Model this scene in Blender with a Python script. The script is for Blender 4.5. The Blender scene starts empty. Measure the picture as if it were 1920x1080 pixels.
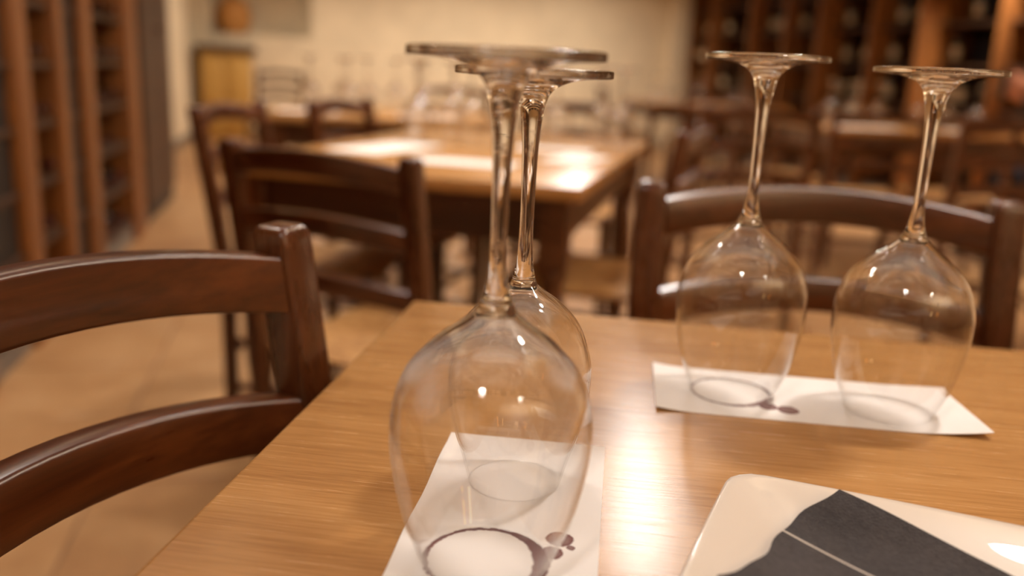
import bpy, bmesh, math, random
import numpy as np
from mathutils import Vector, Matrix
random.seed(7)
SC = bpy.context.scene
COL = SC.collection
R = math.radians

# ------------------------------------------------------------------ camera
TABLE = 0.75
FPX, PITCH, ROLL = 1652.1, R(14.01), R(2.67)
CAM = Vector((0, 0, TABLE + 0.2222))
fw = Vector((0, math.cos(PITCH), -math.sin(PITCH)))
up = Vector((0, math.sin(PITCH), math.cos(PITCH)))
rt = Vector((1, 0, 0))
cR = rt * math.cos(ROLL) + up * math.sin(ROLL)
cU = up * math.cos(ROLL) - rt * math.sin(ROLL)
cd = bpy.data.cameras.new('camera')
cd.sensor_width = 36.0
cd.lens = FPX / 1920 * 36.0
cd.clip_start = 0.02
cd.dof.use_dof = True
cd.dof.focus_distance = 0.475
cd.dof.aperture_fstop = 3.3
cam = bpy.data.objects.new('camera', cd)
m = Matrix((cR, cU, -fw)).transposed().to_4x4()
m.translation = CAM
cam.matrix_world = m
COL.objects.link(cam)
SC.camera = cam

# ------------------------------------------------------------------ world, exposure
SC.view_settings.view_transform = 'Standard'
SC.view_settings.look = 'None'
SC.view_settings.gamma = 1.0
SC.view_settings.use_curve_mapping = False
SC.view_settings.exposure = -1.66
w = bpy.data.worlds.new('world')
SC.world = w
w.use_nodes = True
w.node_tree.nodes['Background'].inputs[0].default_value = (1.0, 0.75, 0.5, 1)
w.node_tree.nodes['Background'].inputs[1].default_value = 0.03
SC.cycles.transparent_max_bounces = 40
SC.cycles.max_bounces = 10
SC.cycles.transmission_bounces = 10
SC.cycles.glossy_bounces = 4
SC.cycles.diffuse_bounces = 3
SC.cycles.sample_clamp_indirect = 12.0
SC.cycles.caustics_reflective = False
SC.cycles.blur_glossy = 0.6

# room frame: p runs to the right, q into the depth
PHI = R(13.4)
CP, SP = math.cos(PHI), math.sin(PHI)
def RW(p, q, z=0.0):
    return Vector((p * CP - q * SP, p * SP + q * CP, z))
ROOM_P0, ROOM_P1, ROOM_Q0, ROOM_Q1, CEIL = -1.32, 5.45, -2.6, 11.55, 2.75
RACK_L, RACK_R = -0.885, 5.0

LAMP_Z = 2.55
# unseen ceiling downlights, added to account for the light: (x, y, watts, colour)
NEUTRAL = (1.0, 0.93, 0.85)
WARM = (1.0, 0.90, 0.76)
ADDED_DOWNLIGHTS = [
    (0.32, 3.30, 36, (1.0, 0.95, 0.90)),
    (0.42, 4.15, 68, (1.0, 0.95, 0.90)),
    (0.57, 5.40, 56, (1.0, 0.94, 0.88)),
    (0.74, 7.00, 38, (1.0, 0.93, 0.86)),
    (-0.95, 1.90, 34, NEUTRAL),
    (0.95, 1.05, 40, NEUTRAL),
    (-0.35, -0.75, 26, NEUTRAL),
    (1.30, -1.00, 26, WARM),
    (-0.70, 4.40, 45, WARM),
    (-0.12, 2.45, 22, NEUTRAL),
    (3.75, 4.30, 110, WARM),
    (-1.50, 6.60, 60, WARM),
    (-2.20, 9.70, 96, WARM),
    (-0.60, 10.20, 106, WARM),
    (0.90, 10.60, 100, WARM),
    (3.35, 6.60, 110, WARM),
    (2.20, 5.05, 14, WARM),
]
# unseen warm light strips, added to brighten the ceiling: (p, q0, q1, watts)
ADDED_STRIPS = [(-1.12, 1.2, 6.2, 150), (5.2, 4.8, 10.8, 110), (2.2, -2.35, None, 260), (1.55, 0.3, 7.2, 330)]

# ------------------------------------------------------------------ material helpers
def lin(c):
    def f(v):
        v /= 255.0
        return v / 12.92 if v <= 0.04045 else ((v + 0.055) / 1.055) ** 2.4
    return tuple(f(v) for v in c) + (1.0,)

class NT:
    def __init__(self, name):
        self.m = bpy.data.materials.new(name)
        self.m.use_nodes = True
        self.t = self.m.node_tree
        self.b = self.t.nodes['Principled BSDF']
        self.out = self.t.nodes['Material Output']
    def n(self, kind, **kw):
        o = self.t.nodes.new(kind)
        for k, v in kw.items():
            if k.startswith('i_'):
                key = k[2:]
                key = int(key) if key.isdigit() else key.replace('_', ' ')
                o.inputs[key].default_value = v
            else:
                setattr(o, k, v)
        return o
    def l(self, a, b):
        self.t.links.new(a, b)
    def math(self, op, a, b=None, c=None, clamp=False):
        o = self.n('ShaderNodeMath', operation=op, use_clamp=clamp)
        for i, x in enumerate((a, b, c)):
            if x is None: continue
            if isinstance(x, (int, float)): o.inputs[i].default_value = x
            else: self.l(x, o.inputs[i])
        return o.outputs[0]
    def ramp(self, fac, stops, interp='LINEAR'):
        o = self.n('ShaderNodeValToRGB')
        o.color_ramp.interpolation = interp
        e = o.color_ramp.elements
        while len(e) < len(stops): e.new(0.5)
        for k, (p, c) in zip(e, stops):
            k.position = p
            k.color = c if len(c) == 4 else lin(c)
        self.l(fac, o.inputs[0])
        return o.outputs[0]
    def mixc(self, fac, a, b):
        o = self.n('ShaderNodeMix', data_type='RGBA')
        if isinstance(fac, (int, float)): o.inputs[0].default_value = fac
        else: self.l(fac, o.inputs[0])
        for i, x in ((6, a), (7, b)):
            if isinstance(x, tuple): o.inputs[i].default_value = x if len(x) == 4 else lin(x)
            else: self.l(x, o.inputs[i])
        return o.outputs[2]
    def coords(self, scale=(1, 1, 1), rot=(0, 0, 0)):
        c = self.n('ShaderNodeTexCoord')
        mp = self.n('ShaderNodeMapping')
        mp.inputs['Scale'].default_value = scale
        mp.inputs['Rotation'].default_value = rot
        self.l(c.outputs['Object'], mp.inputs[0])
        return mp.outputs[0]
    def noise(self, vec, scale, detail=4, rough=0.55, dist=0.0):
        o = self.n('ShaderNodeTexNoise')
        o.inputs['Scale'].default_value = scale
        o.inputs['Detail'].default_value = detail
        o.inputs['Roughness'].default_value = rough
        o.inputs['Distortion'].default_value = dist
        self.l(vec, o.inputs['Vector'])
        return o.outputs['Fac']
    def bump(self, h, strength=0.2, dist=0.001):
        o = self.n('ShaderNodeBump')
        o.inputs['Strength'].default_value = strength
        o.inputs['Distance'].default_value = dist
        self.l(h, o.inputs['Height'])
        self.l(o.outputs[0], self.b.inputs['Normal'])
    def set(self, **kw):
        for k, v in kw.items():
            self.b.inputs[k.replace('_', ' ')].default_value = v
        return self

def wood(name, dark, mid, light, axis=0, scale=1.0, rough=0.35, coat=0.0, fine=0.5, bump=0.15, rvar=0.1, fmul=1.0):
    """long-grained wood: streaks along the given local axis"""
    t = NT(name)
    s = [14.0 * scale] * 3
    s[axis] = 1.1 * scale
    v = t.coords(tuple(s))
    a = t.noise(v, 1.0, 5, 0.6, 0.9)
    s2 = [120.0 * scale * fmul] * 3
    s2[axis] = 6.0 * scale * fmul * 0.8
    b = t.noise(t.coords(tuple(s2)), 1.0, 3, 0.6)
    f = t.math('ADD', t.math('MULTIPLY', a, 1 - fine * 0.5), t.math('MULTIPLY', b, fine * 0.5))
    col = t.ramp(f, [(0.30, dark), (0.5, mid), (0.72, light)])
    t.l(col, t.b.inputs['Base Color'])
    rr = t.math('ADD', t.math('MULTIPLY', b, rvar), rough - rvar / 2)
    t.l(rr, t.b.inputs['Roughness'])
    if bump: t.bump(b, bump, 0.0006)
    t.set(Coat_Weight=coat, Coat_Roughness=0.15)
    return t.m

def plain(name, rgb, rough=0.5, metal=0.0, mottle=0.0, mscale=6.0, **kw):
    t = NT(name)
    if mottle:
        a = t.noise(t.coords(), mscale, 4)
        d = tuple(max(0, c * (1 - mottle)) for c in rgb)
        u = tuple(min(255, c * (1 + mottle * .6)) for c in rgb)
        t.l(t.ramp(a, [(0.3, d), (0.7, u)]), t.b.inputs['Base Color'])
    else:
        t.set(Base_Color=lin(rgb))
    t.set(Roughness=rough, Metallic=metal, **kw)
    return t.m

def glow(name, rgb, strength):
    t = NT(name)
    t.set(Base_Color=lin(rgb), Emission_Color=lin(rgb), Emission_Strength=strength)
    return t.m

# ------------------------------------------------------------------ mesh helpers
def finish(bm, name, mats, smooth=True, angle=40):
    bmesh.ops.recalc_face_normals(bm, faces=bm.faces[:])
    me = bpy.data.meshes.new(name)
    bm.to_mesh(me); bm.free()
    for mt in (mats if isinstance(mats, (list, tuple)) else [mats]):
        me.materials.append(mt)
    if smooth:
        for p in me.polygons: p.use_smooth = True
        try: me.set_sharp_from_angle(angle=R(angle))
        except Exception: pass
    return me

def ob(name, me, parent=None, loc=(0, 0, 0), rot=(0, 0, 0), **props):
    o = bpy.data.objects.new(name, me)
    COL.objects.link(o)
    o.location = loc
    o.rotation_euler = rot
    if parent: o.parent = parent
    for k, v in props.items(): o[k] = v
    return o

def thing(name, label, cat, loc=(0, 0, 0), rz=0.0, group=None):
    o = ob(name, None, None, loc, (0, 0, rz), label=label, category=cat)
    if group: o['group'] = group
    return o

def structure(name, me, loc=(0, 0, 0), rz=0.0, label=None):
    o = ob(name, me, None, loc, (0, 0, rz), kind='structure')
    if label: o['label'] = label
    return o

def add_box(bm, c, s, bev=0.0, seg=2):
    x = bmesh.ops.create_cube(bm, size=1.0)
    vs = x['verts']
    for v_ in vs:
        v_.co = Vector((v_.co.x * s[0] + c[0], v_.co.y * s[1] + c[1], v_.co.z * s[2] + c[2]))
    if bev:
        es = list({e for v_ in vs for e in v_.link_edges})
        bmesh.ops.bevel(bm, geom=es, offset=bev, segments=seg, affect='EDGES', profile=0.5)
    return bm

def box_mesh(name, c, s, mat, bev=0.0, seg=2):
    bm = bmesh.new()
    add_box(bm, c, s, bev, seg)
    return finish(bm, name, mat)

def rrect(w_, h_, r, n=4):
    pts = []
    for cx, cy, a0 in ((w_/2 - r, h_/2 - r, 0), (-w_/2 + r, h_/2 - r, 90), (-w_/2 + r, -h_/2 + r, 180), (w_/2 - r, -h_/2 + r, 270)):
        for k in range(n + 1):
            a = R(a0 + 90 * k / n)
            pts.append((cx + r * math.cos(a), cy + r * math.sin(a)))
    return pts

def loft(bm, rings, cap=True):
    """rings: lists of Vectors, same count"""
    vr = [[bm.verts.new(p) for p in ring] for ring in rings]
    n = len(vr[0])
    for a, b in zip(vr, vr[1:]):
        for k in range(n):
            bm.faces.new((a[k], a[(k + 1) % n], b[(k + 1) % n], b[k]))
    if cap:
        bm.faces.new(vr[0][::-1]); bm.faces.new(vr[-1])
    return bm

def lathe(bm, prof, seg=48, closed_top=False):
    """prof: (r, z); r==0 makes a pole"""
    rows = []
    for r, z in prof:
        if r <= 1e-7: rows.append([bm.verts.new((0, 0, z))])
        else: rows.append([bm.verts.new((r * math.cos(2 * math.pi * k / seg), r * math.sin(2 * math.pi * k / seg), z)) for k in range(seg)])
    for a, b in zip(rows, rows[1:]):
        for k in range(seg):
            k2 = (k + 1) % seg
            if len(a) == 1 and len(b) == 1: continue
            if len(a) == 1: bm.faces.new((a[0], b[k2], b[k]))
            elif len(b) == 1: bm.faces.new((a[k], a[k2], b[0]))
            else: bm.faces.new((a[k], a[k2], b[k2], b[k]))
    return bm

def catmull(pts, n=6):
    P = [np.array(p, float) for p in pts]
    P = [2 * P[0] - P[1]] + P + [2 * P[-1] - P[-2]]
    out = []
    for i in range(1, len(P) - 2):
        for k in range(n):
            t = k / n
            a, b, c, d = P[i - 1], P[i], P[i + 1], P[i + 2]
            out.append(tuple(0.5 * ((2 * b) + (-a + c) * t + (2 * a - 5 * b + 4 * c - d) * t * t + (-a + 3 * b - 3 * c + d) * t ** 3)))
    out.append(tuple(P[-2]))
    return out

def tube(bm, a, b, r, seg=10, r2=None):
    a, b = Vector(a), Vector(b)
    d = (b - a).normalized()
    u = d.orthogonal().normalized(); v_ = d.cross(u)
    rings = []
    for c, rr in ((a, r), (b, r2 if r2 else r)):
        rings.append([c + (u * math.cos(2 * math.pi * k / seg) + v_ * math.sin(2 * math.pi * k / seg)) * rr for k in range(seg)])
    return loft(bm, rings)

# ------------------------------------------------------------------ materials
M = {}
M['table'] = wood('honey_oak_veneer', (150, 103, 58), (184, 134, 80), (204, 156, 100), 0, 1.35, 0.25, 0.0, 0.95, 0.16, 0.14, 3.6)
M['table_frame'] = wood('brown_table_frame', (46, 22, 8), (66, 34, 13), (86, 46, 20), 0, 1.0, 0.4, 0.0)
M['table_frame_z'] = wood('brown_table_leg', (62, 32, 12), (88, 48, 20), (108, 62, 28), 2, 1.0, 0.38, 0.0)
M['chair_x'] = wood('walnut_stain_slat', (46, 20, 7), (80, 39, 15), (114, 61, 27), 0, 1.6, 0.30, 0.35, 0.6, 0.08)
M['chair_z'] = wood('walnut_stain_post', (46, 20, 7), (76, 37, 15), (106, 57, 26), 2, 1.6, 0.28, 0.4, 0.6, 0.08)
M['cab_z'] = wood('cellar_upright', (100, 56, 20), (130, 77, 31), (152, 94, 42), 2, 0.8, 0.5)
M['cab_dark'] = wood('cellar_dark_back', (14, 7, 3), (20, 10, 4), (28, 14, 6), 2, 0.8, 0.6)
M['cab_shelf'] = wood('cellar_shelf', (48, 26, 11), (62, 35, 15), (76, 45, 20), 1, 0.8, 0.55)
M['beam'] = wood('dark_oak_beam', (40, 24, 12), (58, 35, 18), (76, 47, 25), 0, 0.6, 0.6)
M['plaster'] = plain('cream_plaster', (232, 214, 184), 0.85, mottle=0.05, mscale=2.5)
M['ceiling'] = plain('white_ceiling_paint', (236, 220, 196), 0.9, mottle=0.03)
M['stone_skirt'] = plain('grey_skirting', (120, 108, 96), 0.7, mottle=0.2, mscale=20)
M['grout'] = plain('grout', (150, 112, 78), 0.85)
M['lamp_trim'] = plain('white_lamp_trim', (225, 220, 212), 0.4)
M['ceramic'] = NT('glazed_white_ceramic').set(Base_Color=lin((228, 216, 204)), Roughness=0.35, Specular_IOR_Level=0.2, Coat_Weight=1.0, Coat_Roughness=0.02).m
M['yellow_wood'] = wood('pale_yellow_chest', (176, 132, 62), (196, 152, 78), (210, 168, 94), 2, 0.6, 0.55)
M['dark_wood'] = plain('dark_brown_wood', (78, 52, 28), 0.5, mottle=0.2)
M['wicker'] = plain('wicker', (206, 146, 78), 0.7, mottle=0.3, mscale=60)
M['bottle'] = NT('dark_green_bottle_glass').set(Base_Color=lin((22, 24, 14)), Roughness=0.12).m
M['label'] = plain('cream_paper_label', (214, 186, 146), 0.7)
M['capsule'] = plain('wine_red_capsule', (70, 24, 18), 0.35)
M['skin'] = plain('skin', (206, 142, 112), 0.5, mottle=0.05, mscale=30, Subsurface_Weight=0.1)
M['sweater'] = plain('charcoal_knit', (38, 40, 44), 0.85, mottle=0.2, mscale=80)
M['jeans'] = plain('dark_denim', (34, 40, 56), 0.85, mottle=0.2, mscale=80)
M['hair'] = plain('dark_brown_hair', (44, 28, 18), 0.5, mottle=0.3, mscale=90)
M['shoe'] = plain('black_leather', (22, 20, 19), 0.4)

def rush_material():
    t = NT('woven_rush')
    c = t.n('ShaderNodeTexCoord')
    s = t.n('ShaderNodeSeparateXYZ')
    t.l(c.outputs['Object'], s.inputs[0])
    ax = t.math('ABSOLUTE', s.outputs[0]); ay = t.math('ABSOLUTE', s.outputs[1])
    sel = t.math('GREATER_THAN', ax, ay)
    wx = t.math('SINE', t.math('MULTIPLY', s.outputs[0], 900.0))
    wy = t.math('SINE', t.math('MULTIPLY', s.outputs[1], 900.0))
    h = t.math('ADD', t.math('MULTIPLY', wx, sel), t.math('MULTIPLY', wy, t.math('SUBTRACT', 1.0, sel)))
    nz = t.noise(t.coords(), 45, 4)
    f = t.math('ADD', t.math('MULTIPLY', h, 0.14), nz)
    t.l(t.ramp(f, [(0.25, (146, 98, 50)), (0.5, (184, 132, 74)), (0.75, (204, 156, 96))]), t.b.inputs['Base Color'])
    t.set(Roughness=0.6)
    t.bump(h, 0.5, 0.002)
    return t.m
M['rush'] = rush_material()

def tile_material():
    t = NT('terracotta_beige_tile')
    g = t.n('ShaderNodeObjectInfo')
    c = t.n('ShaderNodeTexCoord')
    mp = t.n('ShaderNodeVectorMath', operation='ADD')
    t.l(c.outputs['Object'], mp.inputs[0])
    sc_ = t.n('ShaderNodeVectorMath', operation='SCALE'); sc_.inputs['Scale'].default_value = 3.0
    t.l(g.outputs['Location'], sc_.inputs[0])
    t.l(sc_.outputs[0], mp.inputs[1])
    a = t.noise(mp.outputs[0], 5.0, 5, 0.6)
    f = t.math('ADD', t.math('MULTIPLY', a, 0.8), t.math('MULTIPLY', g.outputs['Random'], 0.22))
    t.l(t.ramp(f, [(0.25, (152, 108, 70)), (0.5, (174, 130, 86)), (0.75, (190, 148, 104))]), t.b.inputs['Base Color'])
    t.set(Roughness=0.42)
    return t.m
M['tile'] = tile_material()

def thin_glass(name, rough=0.015, f0=0.045):
    """wall of a blown bowl: each of its two surfaces reflects by the angle and lets the rest through"""
    t = NT(name)
    lw = t.n('ShaderNodeLayerWeight'); lw.inputs['Blend'].default_value = 0.5
    f = lw.outputs['Facing']
    f5 = t.math('POWER', f, 5.0)
    refl = t.math('ADD', t.math('MULTIPLY', f5, 1.0 - f0), f0, clamp=True)
    f3 = t.math('POWER', f, 9.0)
    tint = t.ramp(f3, [(0.0, (1, 1, 1, 1)), (1.0, (0.5, 0.46, 0.42, 1))])
    tr = t.n('ShaderNodeBsdfTransparent'); t.l(tint, tr.inputs[0])
    gl = t.n('ShaderNodeBsdfGlossy'); gl.inputs['Roughness'].default_value = rough
    gl.inputs[0].default_value = (1, 1, 1, 1)
    mx = t.n('ShaderNodeMixShader')
    t.l(refl, mx.inputs[0]); t.l(tr.outputs[0], mx.inputs[1]); t.l(gl.outputs[0], mx.inputs[2])
    # towards the stem the wall thickens into solid crystal that bends light
    c = t.n('ShaderNodeTexCoord'); sp = t.n('ShaderNodeSeparateXYZ'); t.l(c.outputs['Object'], sp.inputs[0])
    mr = t.n('ShaderNodeMapRange', interpolation_type='SMOOTHSTEP')
    mr.inputs['From Min'].default_value = 0.078; mr.inputs['From Max'].default_value = 0.112
    t.l(sp.outputs[2], mr.inputs['Value'])
    gb = t.n('ShaderNodeBsdfGlass'); gb.inputs['IOR'].default_value = 1.5; gb.inputs['Roughness'].default_value = rough * 0.8
    m2 = t.n('ShaderNodeMixShader')
    t.l(mr.outputs[0], m2.inputs[0]); t.l(mx.outputs[0], m2.inputs[1]); t.l(gb.outputs[0], m2.inputs[2])
    t.l(m2.outputs[0], t.out.inputs['Surface'])
    return t.m
M['bowl_glass'] = thin_glass('blown_crystal_wall')
M['far_bowl_glass'] = thin_glass('worn_crystal_wall', 0.15, 0.075)  # roughness and reflectance raised so lamp glints spread and show
_g = NT('solid_crystal'); _gb = _g.n('ShaderNodeBsdfGlass'); _gb.inputs['IOR'].default_value = 1.5; _gb.inputs['Roughness'].default_value = 0.02
_g.l(_gb.outputs[0], _g.out.inputs['Surface'])
M['solid_glass'] = _g.m
_g2 = NT('worn_solid_crystal'); _gb2 = _g2.n('ShaderNodeBsdfGlass'); _gb2.inputs['IOR'].default_value = 1.5; _gb2.inputs['Roughness'].default_value = 0.12  # roughness raised to spread the lamp glints on far stems
_g2.l(_gb2.outputs[0], _g2.out.inputs['Surface'])
M['far_solid_glass'] = _g2.m

# ------------------------------------------------------------------ the room
def room_box(name, p0, p1, q0, q1, z0, z1, mat, bev=0.0):
    return box_mesh(name, ((p0 + p1) / 2, (q0 + q1) / 2, (z0 + z1) / 2), (p1 - p0, q1 - q0, z1 - z0), mat, bev)

TH = 0.2
structure('wall_left', room_box('wall_left', ROOM_P0 - TH, ROOM_P0, ROOM_Q0 - TH, ROOM_Q1 + TH, 0, CEIL, M['plaster']), rz=PHI)
structure('wall_right', room_box('wall_right', ROOM_P1, ROOM_P1 + TH, ROOM_Q0 - TH, ROOM_Q1 + TH, 0, CEIL, M['plaster']), rz=PHI)
structure('wall_rear', room_box('wall_rear', ROOM_P0, ROOM_P1, ROOM_Q0 - TH, ROOM_Q0, 0, CEIL, M['plaster']), rz=PHI)
ceiling = structure('ceiling', room_box('ceiling', ROOM_P0 - TH, ROOM_P1 + TH, ROOM_Q0 - TH, ROOM_Q1 + 0.9, CEIL, CEIL + 0.15, M['ceiling']), rz=PHI)
# the far wall with its alcove: pieces around a recess
NP0, NP1, NZ0, NZ1, ND = -1.10, 0.06, 1.22, 2.30, 0.50
bm = bmesh.new()
def rb(p0, p1, q0, q1, z0, z1):
    add_box(bm, ((p0 + p1) / 2, (q0 + q1) / 2, (z0 + z1) / 2), (p1 - p0, q1 - q0, z1 - z0))
rb(ROOM_P0, NP0, ROOM_Q1, ROOM_Q1 + ND, 0, CEIL)
rb(NP1, ROOM_P1, ROOM_Q1, ROOM_Q1 + ND, 0, CEIL)
rb(NP0, NP1, ROOM_Q1, ROOM_Q1 + ND, 0, NZ0)
rb(NP0, NP1, ROOM_Q1, ROOM_Q1 + ND, NZ1, CEIL)
rb(NP0 - .1, NP1 + .1, ROOM_Q1 + ND, ROOM_Q1 + ND + 0.1, NZ0 - .1, NZ1 + .1)
structure('wall_back', finish(bm, 'wall_back', M['plaster'], False), rz=PHI)
# pilaster beside the rack on the far wall
structure('trim_1', room_box('trim_1', 4.72, 4.98, ROOM_Q1 - 0.18, ROOM_Q1, 0, CEIL, M['plaster'], 0.01), rz=PHI)
structure('baseboard_left', room_box('baseboard_left', ROOM_P0, ROOM_P0 + 0.015, 6.5, ROOM_Q1, 0, 0.09, M['stone_skirt']), rz=PHI)
structure('baseboard_back', room_box('baseboard_back', ROOM_P0 + 0.02, 4.7, ROOM_Q1 - 0.015, ROOM_Q1, 0, 0.09, M['stone_skirt']), rz=PHI)

# floor: a bed of grout carrying tiles
floor = structure('floor', room_box('floor', ROOM_P0 - TH, ROOM_P1 + TH, ROOM_Q0 - TH, ROOM_Q1 + .3, -0.12, -0.006, M['grout']), rz=PHI)
TS = 0.42
tile_me = box_mesh('tile', (0, 0, -0.006), (TS - 0.007, TS - 0.007, 0.012), M['tile'], 0.002, 1)
cells = []
nq = int((ROOM_Q1 - ROOM_Q0) / TS); np_ = int((ROOM_P1 - ROOM_P0) / TS)
for i in range(np_ + 1):
    for j in range(nq + 1):
        p = ROOM_P0 + (i + .5) * TS; q = ROOM_Q0 + (j + .5) * TS
        if p + TS / 2 > ROOM_P1 + .1 or q + TS / 2 > ROOM_Q1 + .25: continue
        W = RW(p, q)
        seen = W.y > 0.8 and abs(W.x) < 0.62 * W.y + 0.4
        cells.append((0 if seen else 1, W.y, p, q))
cells.sort()
rest = bmesh.new()
for k, (s_, y_, p, q) in enumerate(cells):
    if k < 290: ob('tile', tile_me, floor, (p, q, random.uniform(-.0008, .0008)))
    else: add_box(rest, (p, q, -0.006), (TS - 0.007, TS - 0.007, 0.012))
ob('tile_field', finish(rest, 'tile_field', M['tile'], False), floor, kind='stuff')

# unseen dark beams added to band the glass reflections, kept clear of the downlights
lamp_q = [-x * SP + y * CP for x, y, *_ in ADDED_DOWNLIGHTS]
added_beam_me = box_mesh('beam', ((ROOM_P0 + ROOM_P1) / 2, 0, CEIL - 0.085), (ROOM_P1 - ROOM_P0 - 0.004, 0.15, 0.168), M['beam'], 0.008, 1)
q_ = 3.0
while q_ < ROOM_Q1 - 0.2:
    k_ = q_
    while any(abs(k_ - lq) < 0.24 for lq in lamp_q): k_ += 0.03
    ob('beam', added_beam_me, ceiling, (0, k_, 0))
    q_ = k_ + 1.6
# ------------------------------------------------------------------ added downlights
trim_me = bmesh.new()
lathe(trim_me, [(0.062, 0.0), (0.085, 0.0), (0.088, -0.006), (0.085, -0.012), (0.066, -0.012), (0.062, -0.004), (0.062, 0.0)], 32)
trim_me = finish(trim_me, 'lamp_ring', M['lamp_trim'])
can2_me = bmesh.new()
lathe(can2_me, [(0.0, 0.002), (0.082, 0.002), (0.082, CEIL - LAMP_Z), (0.0, CEIL - LAMP_Z)], 28)
can2_me = finish(can2_me, 'housing', M['lamp_trim'])
can_me = bmesh.new()
lathe(can_me, [(0.0, 0.0), (0.062, 0.0), (0.062, 0.0008), (0.0, 0.0008)], 24)
can_me = finish(can_me, 'reflector', M['lamp_trim'])
DL_LABELS = ['round ceiling downlight beyond the middle table, nearest of the central row', 'round ceiling downlight second in the central row',
             'round ceiling downlight third in the central row', 'round ceiling downlight farthest in the central row',
             'round ceiling downlight over the left aisle by the near table', 'round ceiling downlight just above the near table',
             'round ceiling downlight behind the camera to the left', 'round ceiling downlight behind the camera to the right',
             'round ceiling downlight over the far-left table', 'round ceiling downlight straight above the middle table',
             'round ceiling downlight right of the picture, aimed along the right rack', 'round ceiling downlight above the far end of the left aisle',
             'round ceiling downlight in front of the alcove', 'round ceiling downlight washing the far wall right of the alcove',
             'round ceiling downlight washing the middle of the far wall', 'round ceiling downlight before the far end of the right rack', 'round ceiling downlight straight above the table by the right rack']
for (x, y, pw, c), lb in zip(ADDED_DOWNLIGHTS, DL_LABELS):
    d = thing('downlight', lb, 'ceiling lamp', (x, y, LAMP_Z), 0, 'white cylinder ceiling downlights')
    ob('housing', can2_me, d)
    ob('lamp_ring', trim_me, d); ob('reflector', can_me, d, (0, 0, -0.002))
    for ch in d.children: ch.scale = (1.72, 1.72, 1)
    ld = bpy.data.lights.new('downlight_bulb', 'AREA')
    ld.shape = 'DISK'; ld.size = 0.20; ld.energy = pw; ld.color = c; ld.spread = R(178 if c[2] > 0.855 else (150 if y > 9 else 84 if x > 2 else 112))
    lo = bpy.data.objects.new('bulb', ld); COL.objects.link(lo)
    lo.parent = d; lo.location = (0, 0, -0.005)

strip_lm = glow('warm_led_diffuser', (255, 214, 160), 1.0)
for k, (p_, q0_, q1_, pw) in enumerate(ADDED_STRIPS):
    if q1_ is None: P0, P1, zz, lb = RW(0.4, q0_), RW(4.0, q0_), 2.1, 'long wall-mounted light trough on the wall behind the camera'
    else: P0, P1, zz, lb = RW(p_, q0_), RW(p_, q1_), (2.425 if p_ < 0 else 2.40 if k == 3 else 2.475), ('long warm light strip on top of the left wine rack', 'long warm light strip on top of the right wine rack', '', 'long light trough hung from the ceiling, shining up')[k]
    mid_ = (P0 + P1) / 2; L_ = (P1 - P0).length; an = math.atan2(P1.y - P0.y, P1.x - P0.x)
    st = thing('light_strip', lb, 'light strip', (mid_.x, mid_.y, zz), an)
    bm = bmesh.new(); add_box(bm, (0, 0, -0.0075), (L_, 0.03, 0.015), 0.002, 1); add_box(bm, (0, 0.022, 0.002), (L_, 0.012, 0.04), 0.002, 1); add_box(bm, (0, -0.022, 0.002), (L_, 0.012, 0.04), 0.002, 1)
    ob('channel', finish(bm, 'channel', M['lamp_trim']), st)
    if q1_ is None:
        for sx in (-1, 0, 1): ob('bracket', box_mesh('bracket', (sx * L_ * .45, -0.13, -0.006), (0.03, 0.22, 0.008), M['lamp_trim'], 0.001, 1), st)
    if k == 3:
        for sx in (-1, 0, 1):
            bm = bmesh.new(); tube(bm, (sx * L_ * .45, 0.022, 0.02), (sx * L_ * .45, 0.022, CEIL - zz), 0.002, 6); ob('hanging_wire', finish(bm, 'hanging_wire', M['lamp_trim']), st)
    ld = bpy.data.lights.new('led_strip', 'AREA'); ld.shape = 'RECTANGLE'; ld.size = L_; ld.size_y = 0.028
    ld.energy = pw; ld.color = (1.0, 0.84, 0.64)
    lo = bpy.data.objects.new('led', ld); COL.objects.link(lo); lo.parent = st; lo.location = (0, 0, 0.003); lo.rotation_euler = (math.pi, 0, 0)

# ------------------------------------------------------------------ tables
def turned_leg(h, sq=0.062):
    bm = bmesh.new()
    add_box(bm, (0, 0, h - 0.075), (sq, sq, 0.15), 0.003, 1)
    prof = catmull([(0.024, h - 0.15), (0.031, h - 0.165), (0.022, h - 0.19), (0.026, h - 0.22), (0.036, h - 0.33), (0.033, h - 0.43), (0.023, h - 0.52), (0.029, h - 0.545), (0.021, h - 0.57), (0.018, 0.03), (0.023, 0.012), (0.02, 0.0)], 3)
    lathe(bm, [(0.0, h - 0.15)] + prof + [(0.0, 0.0)], 20)
    return finish(bm, 'leg', M['table_frame_z'])
leg_me = turned_leg(TABLE - 0.028)
def make_table(label, centre, rz, lx, ly):
    """lx along local x, ly along local y; centre on the floor"""
    t = thing('dining_table', label, 'table', (centre[0], centre[1], 0), rz)
    bm = bmesh.new()
    add_box(bm, (0, 0, TABLE - 0.014), (lx, ly, 0.028), 0.0035, 3)
    ob('tabletop', finish(bm, 'tabletop', M['table']), t)
    ap = 0.1
    for sx in (-1, 1):
        ob('apron', box_mesh('apron', (sx * (lx / 2 - 0.055), 0, TABLE - 0.028 - ap / 2), (0.022, ly - 0.14, ap), M['table_frame_z'], 0.002, 1), t)
        ob('apron', box_mesh('apron', (0, sx * (ly / 2 - 0.055), TABLE - 0.028 - ap / 2), (lx - 0.14, 0.022, ap), M['table_frame'], 0.002, 1), t)
        for sy in (-1, 1):
            ob('leg', leg_me, t, (sx * (lx / 2 - 0.06), sy * (ly / 2 - 0.06), 0))
    return t
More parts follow.
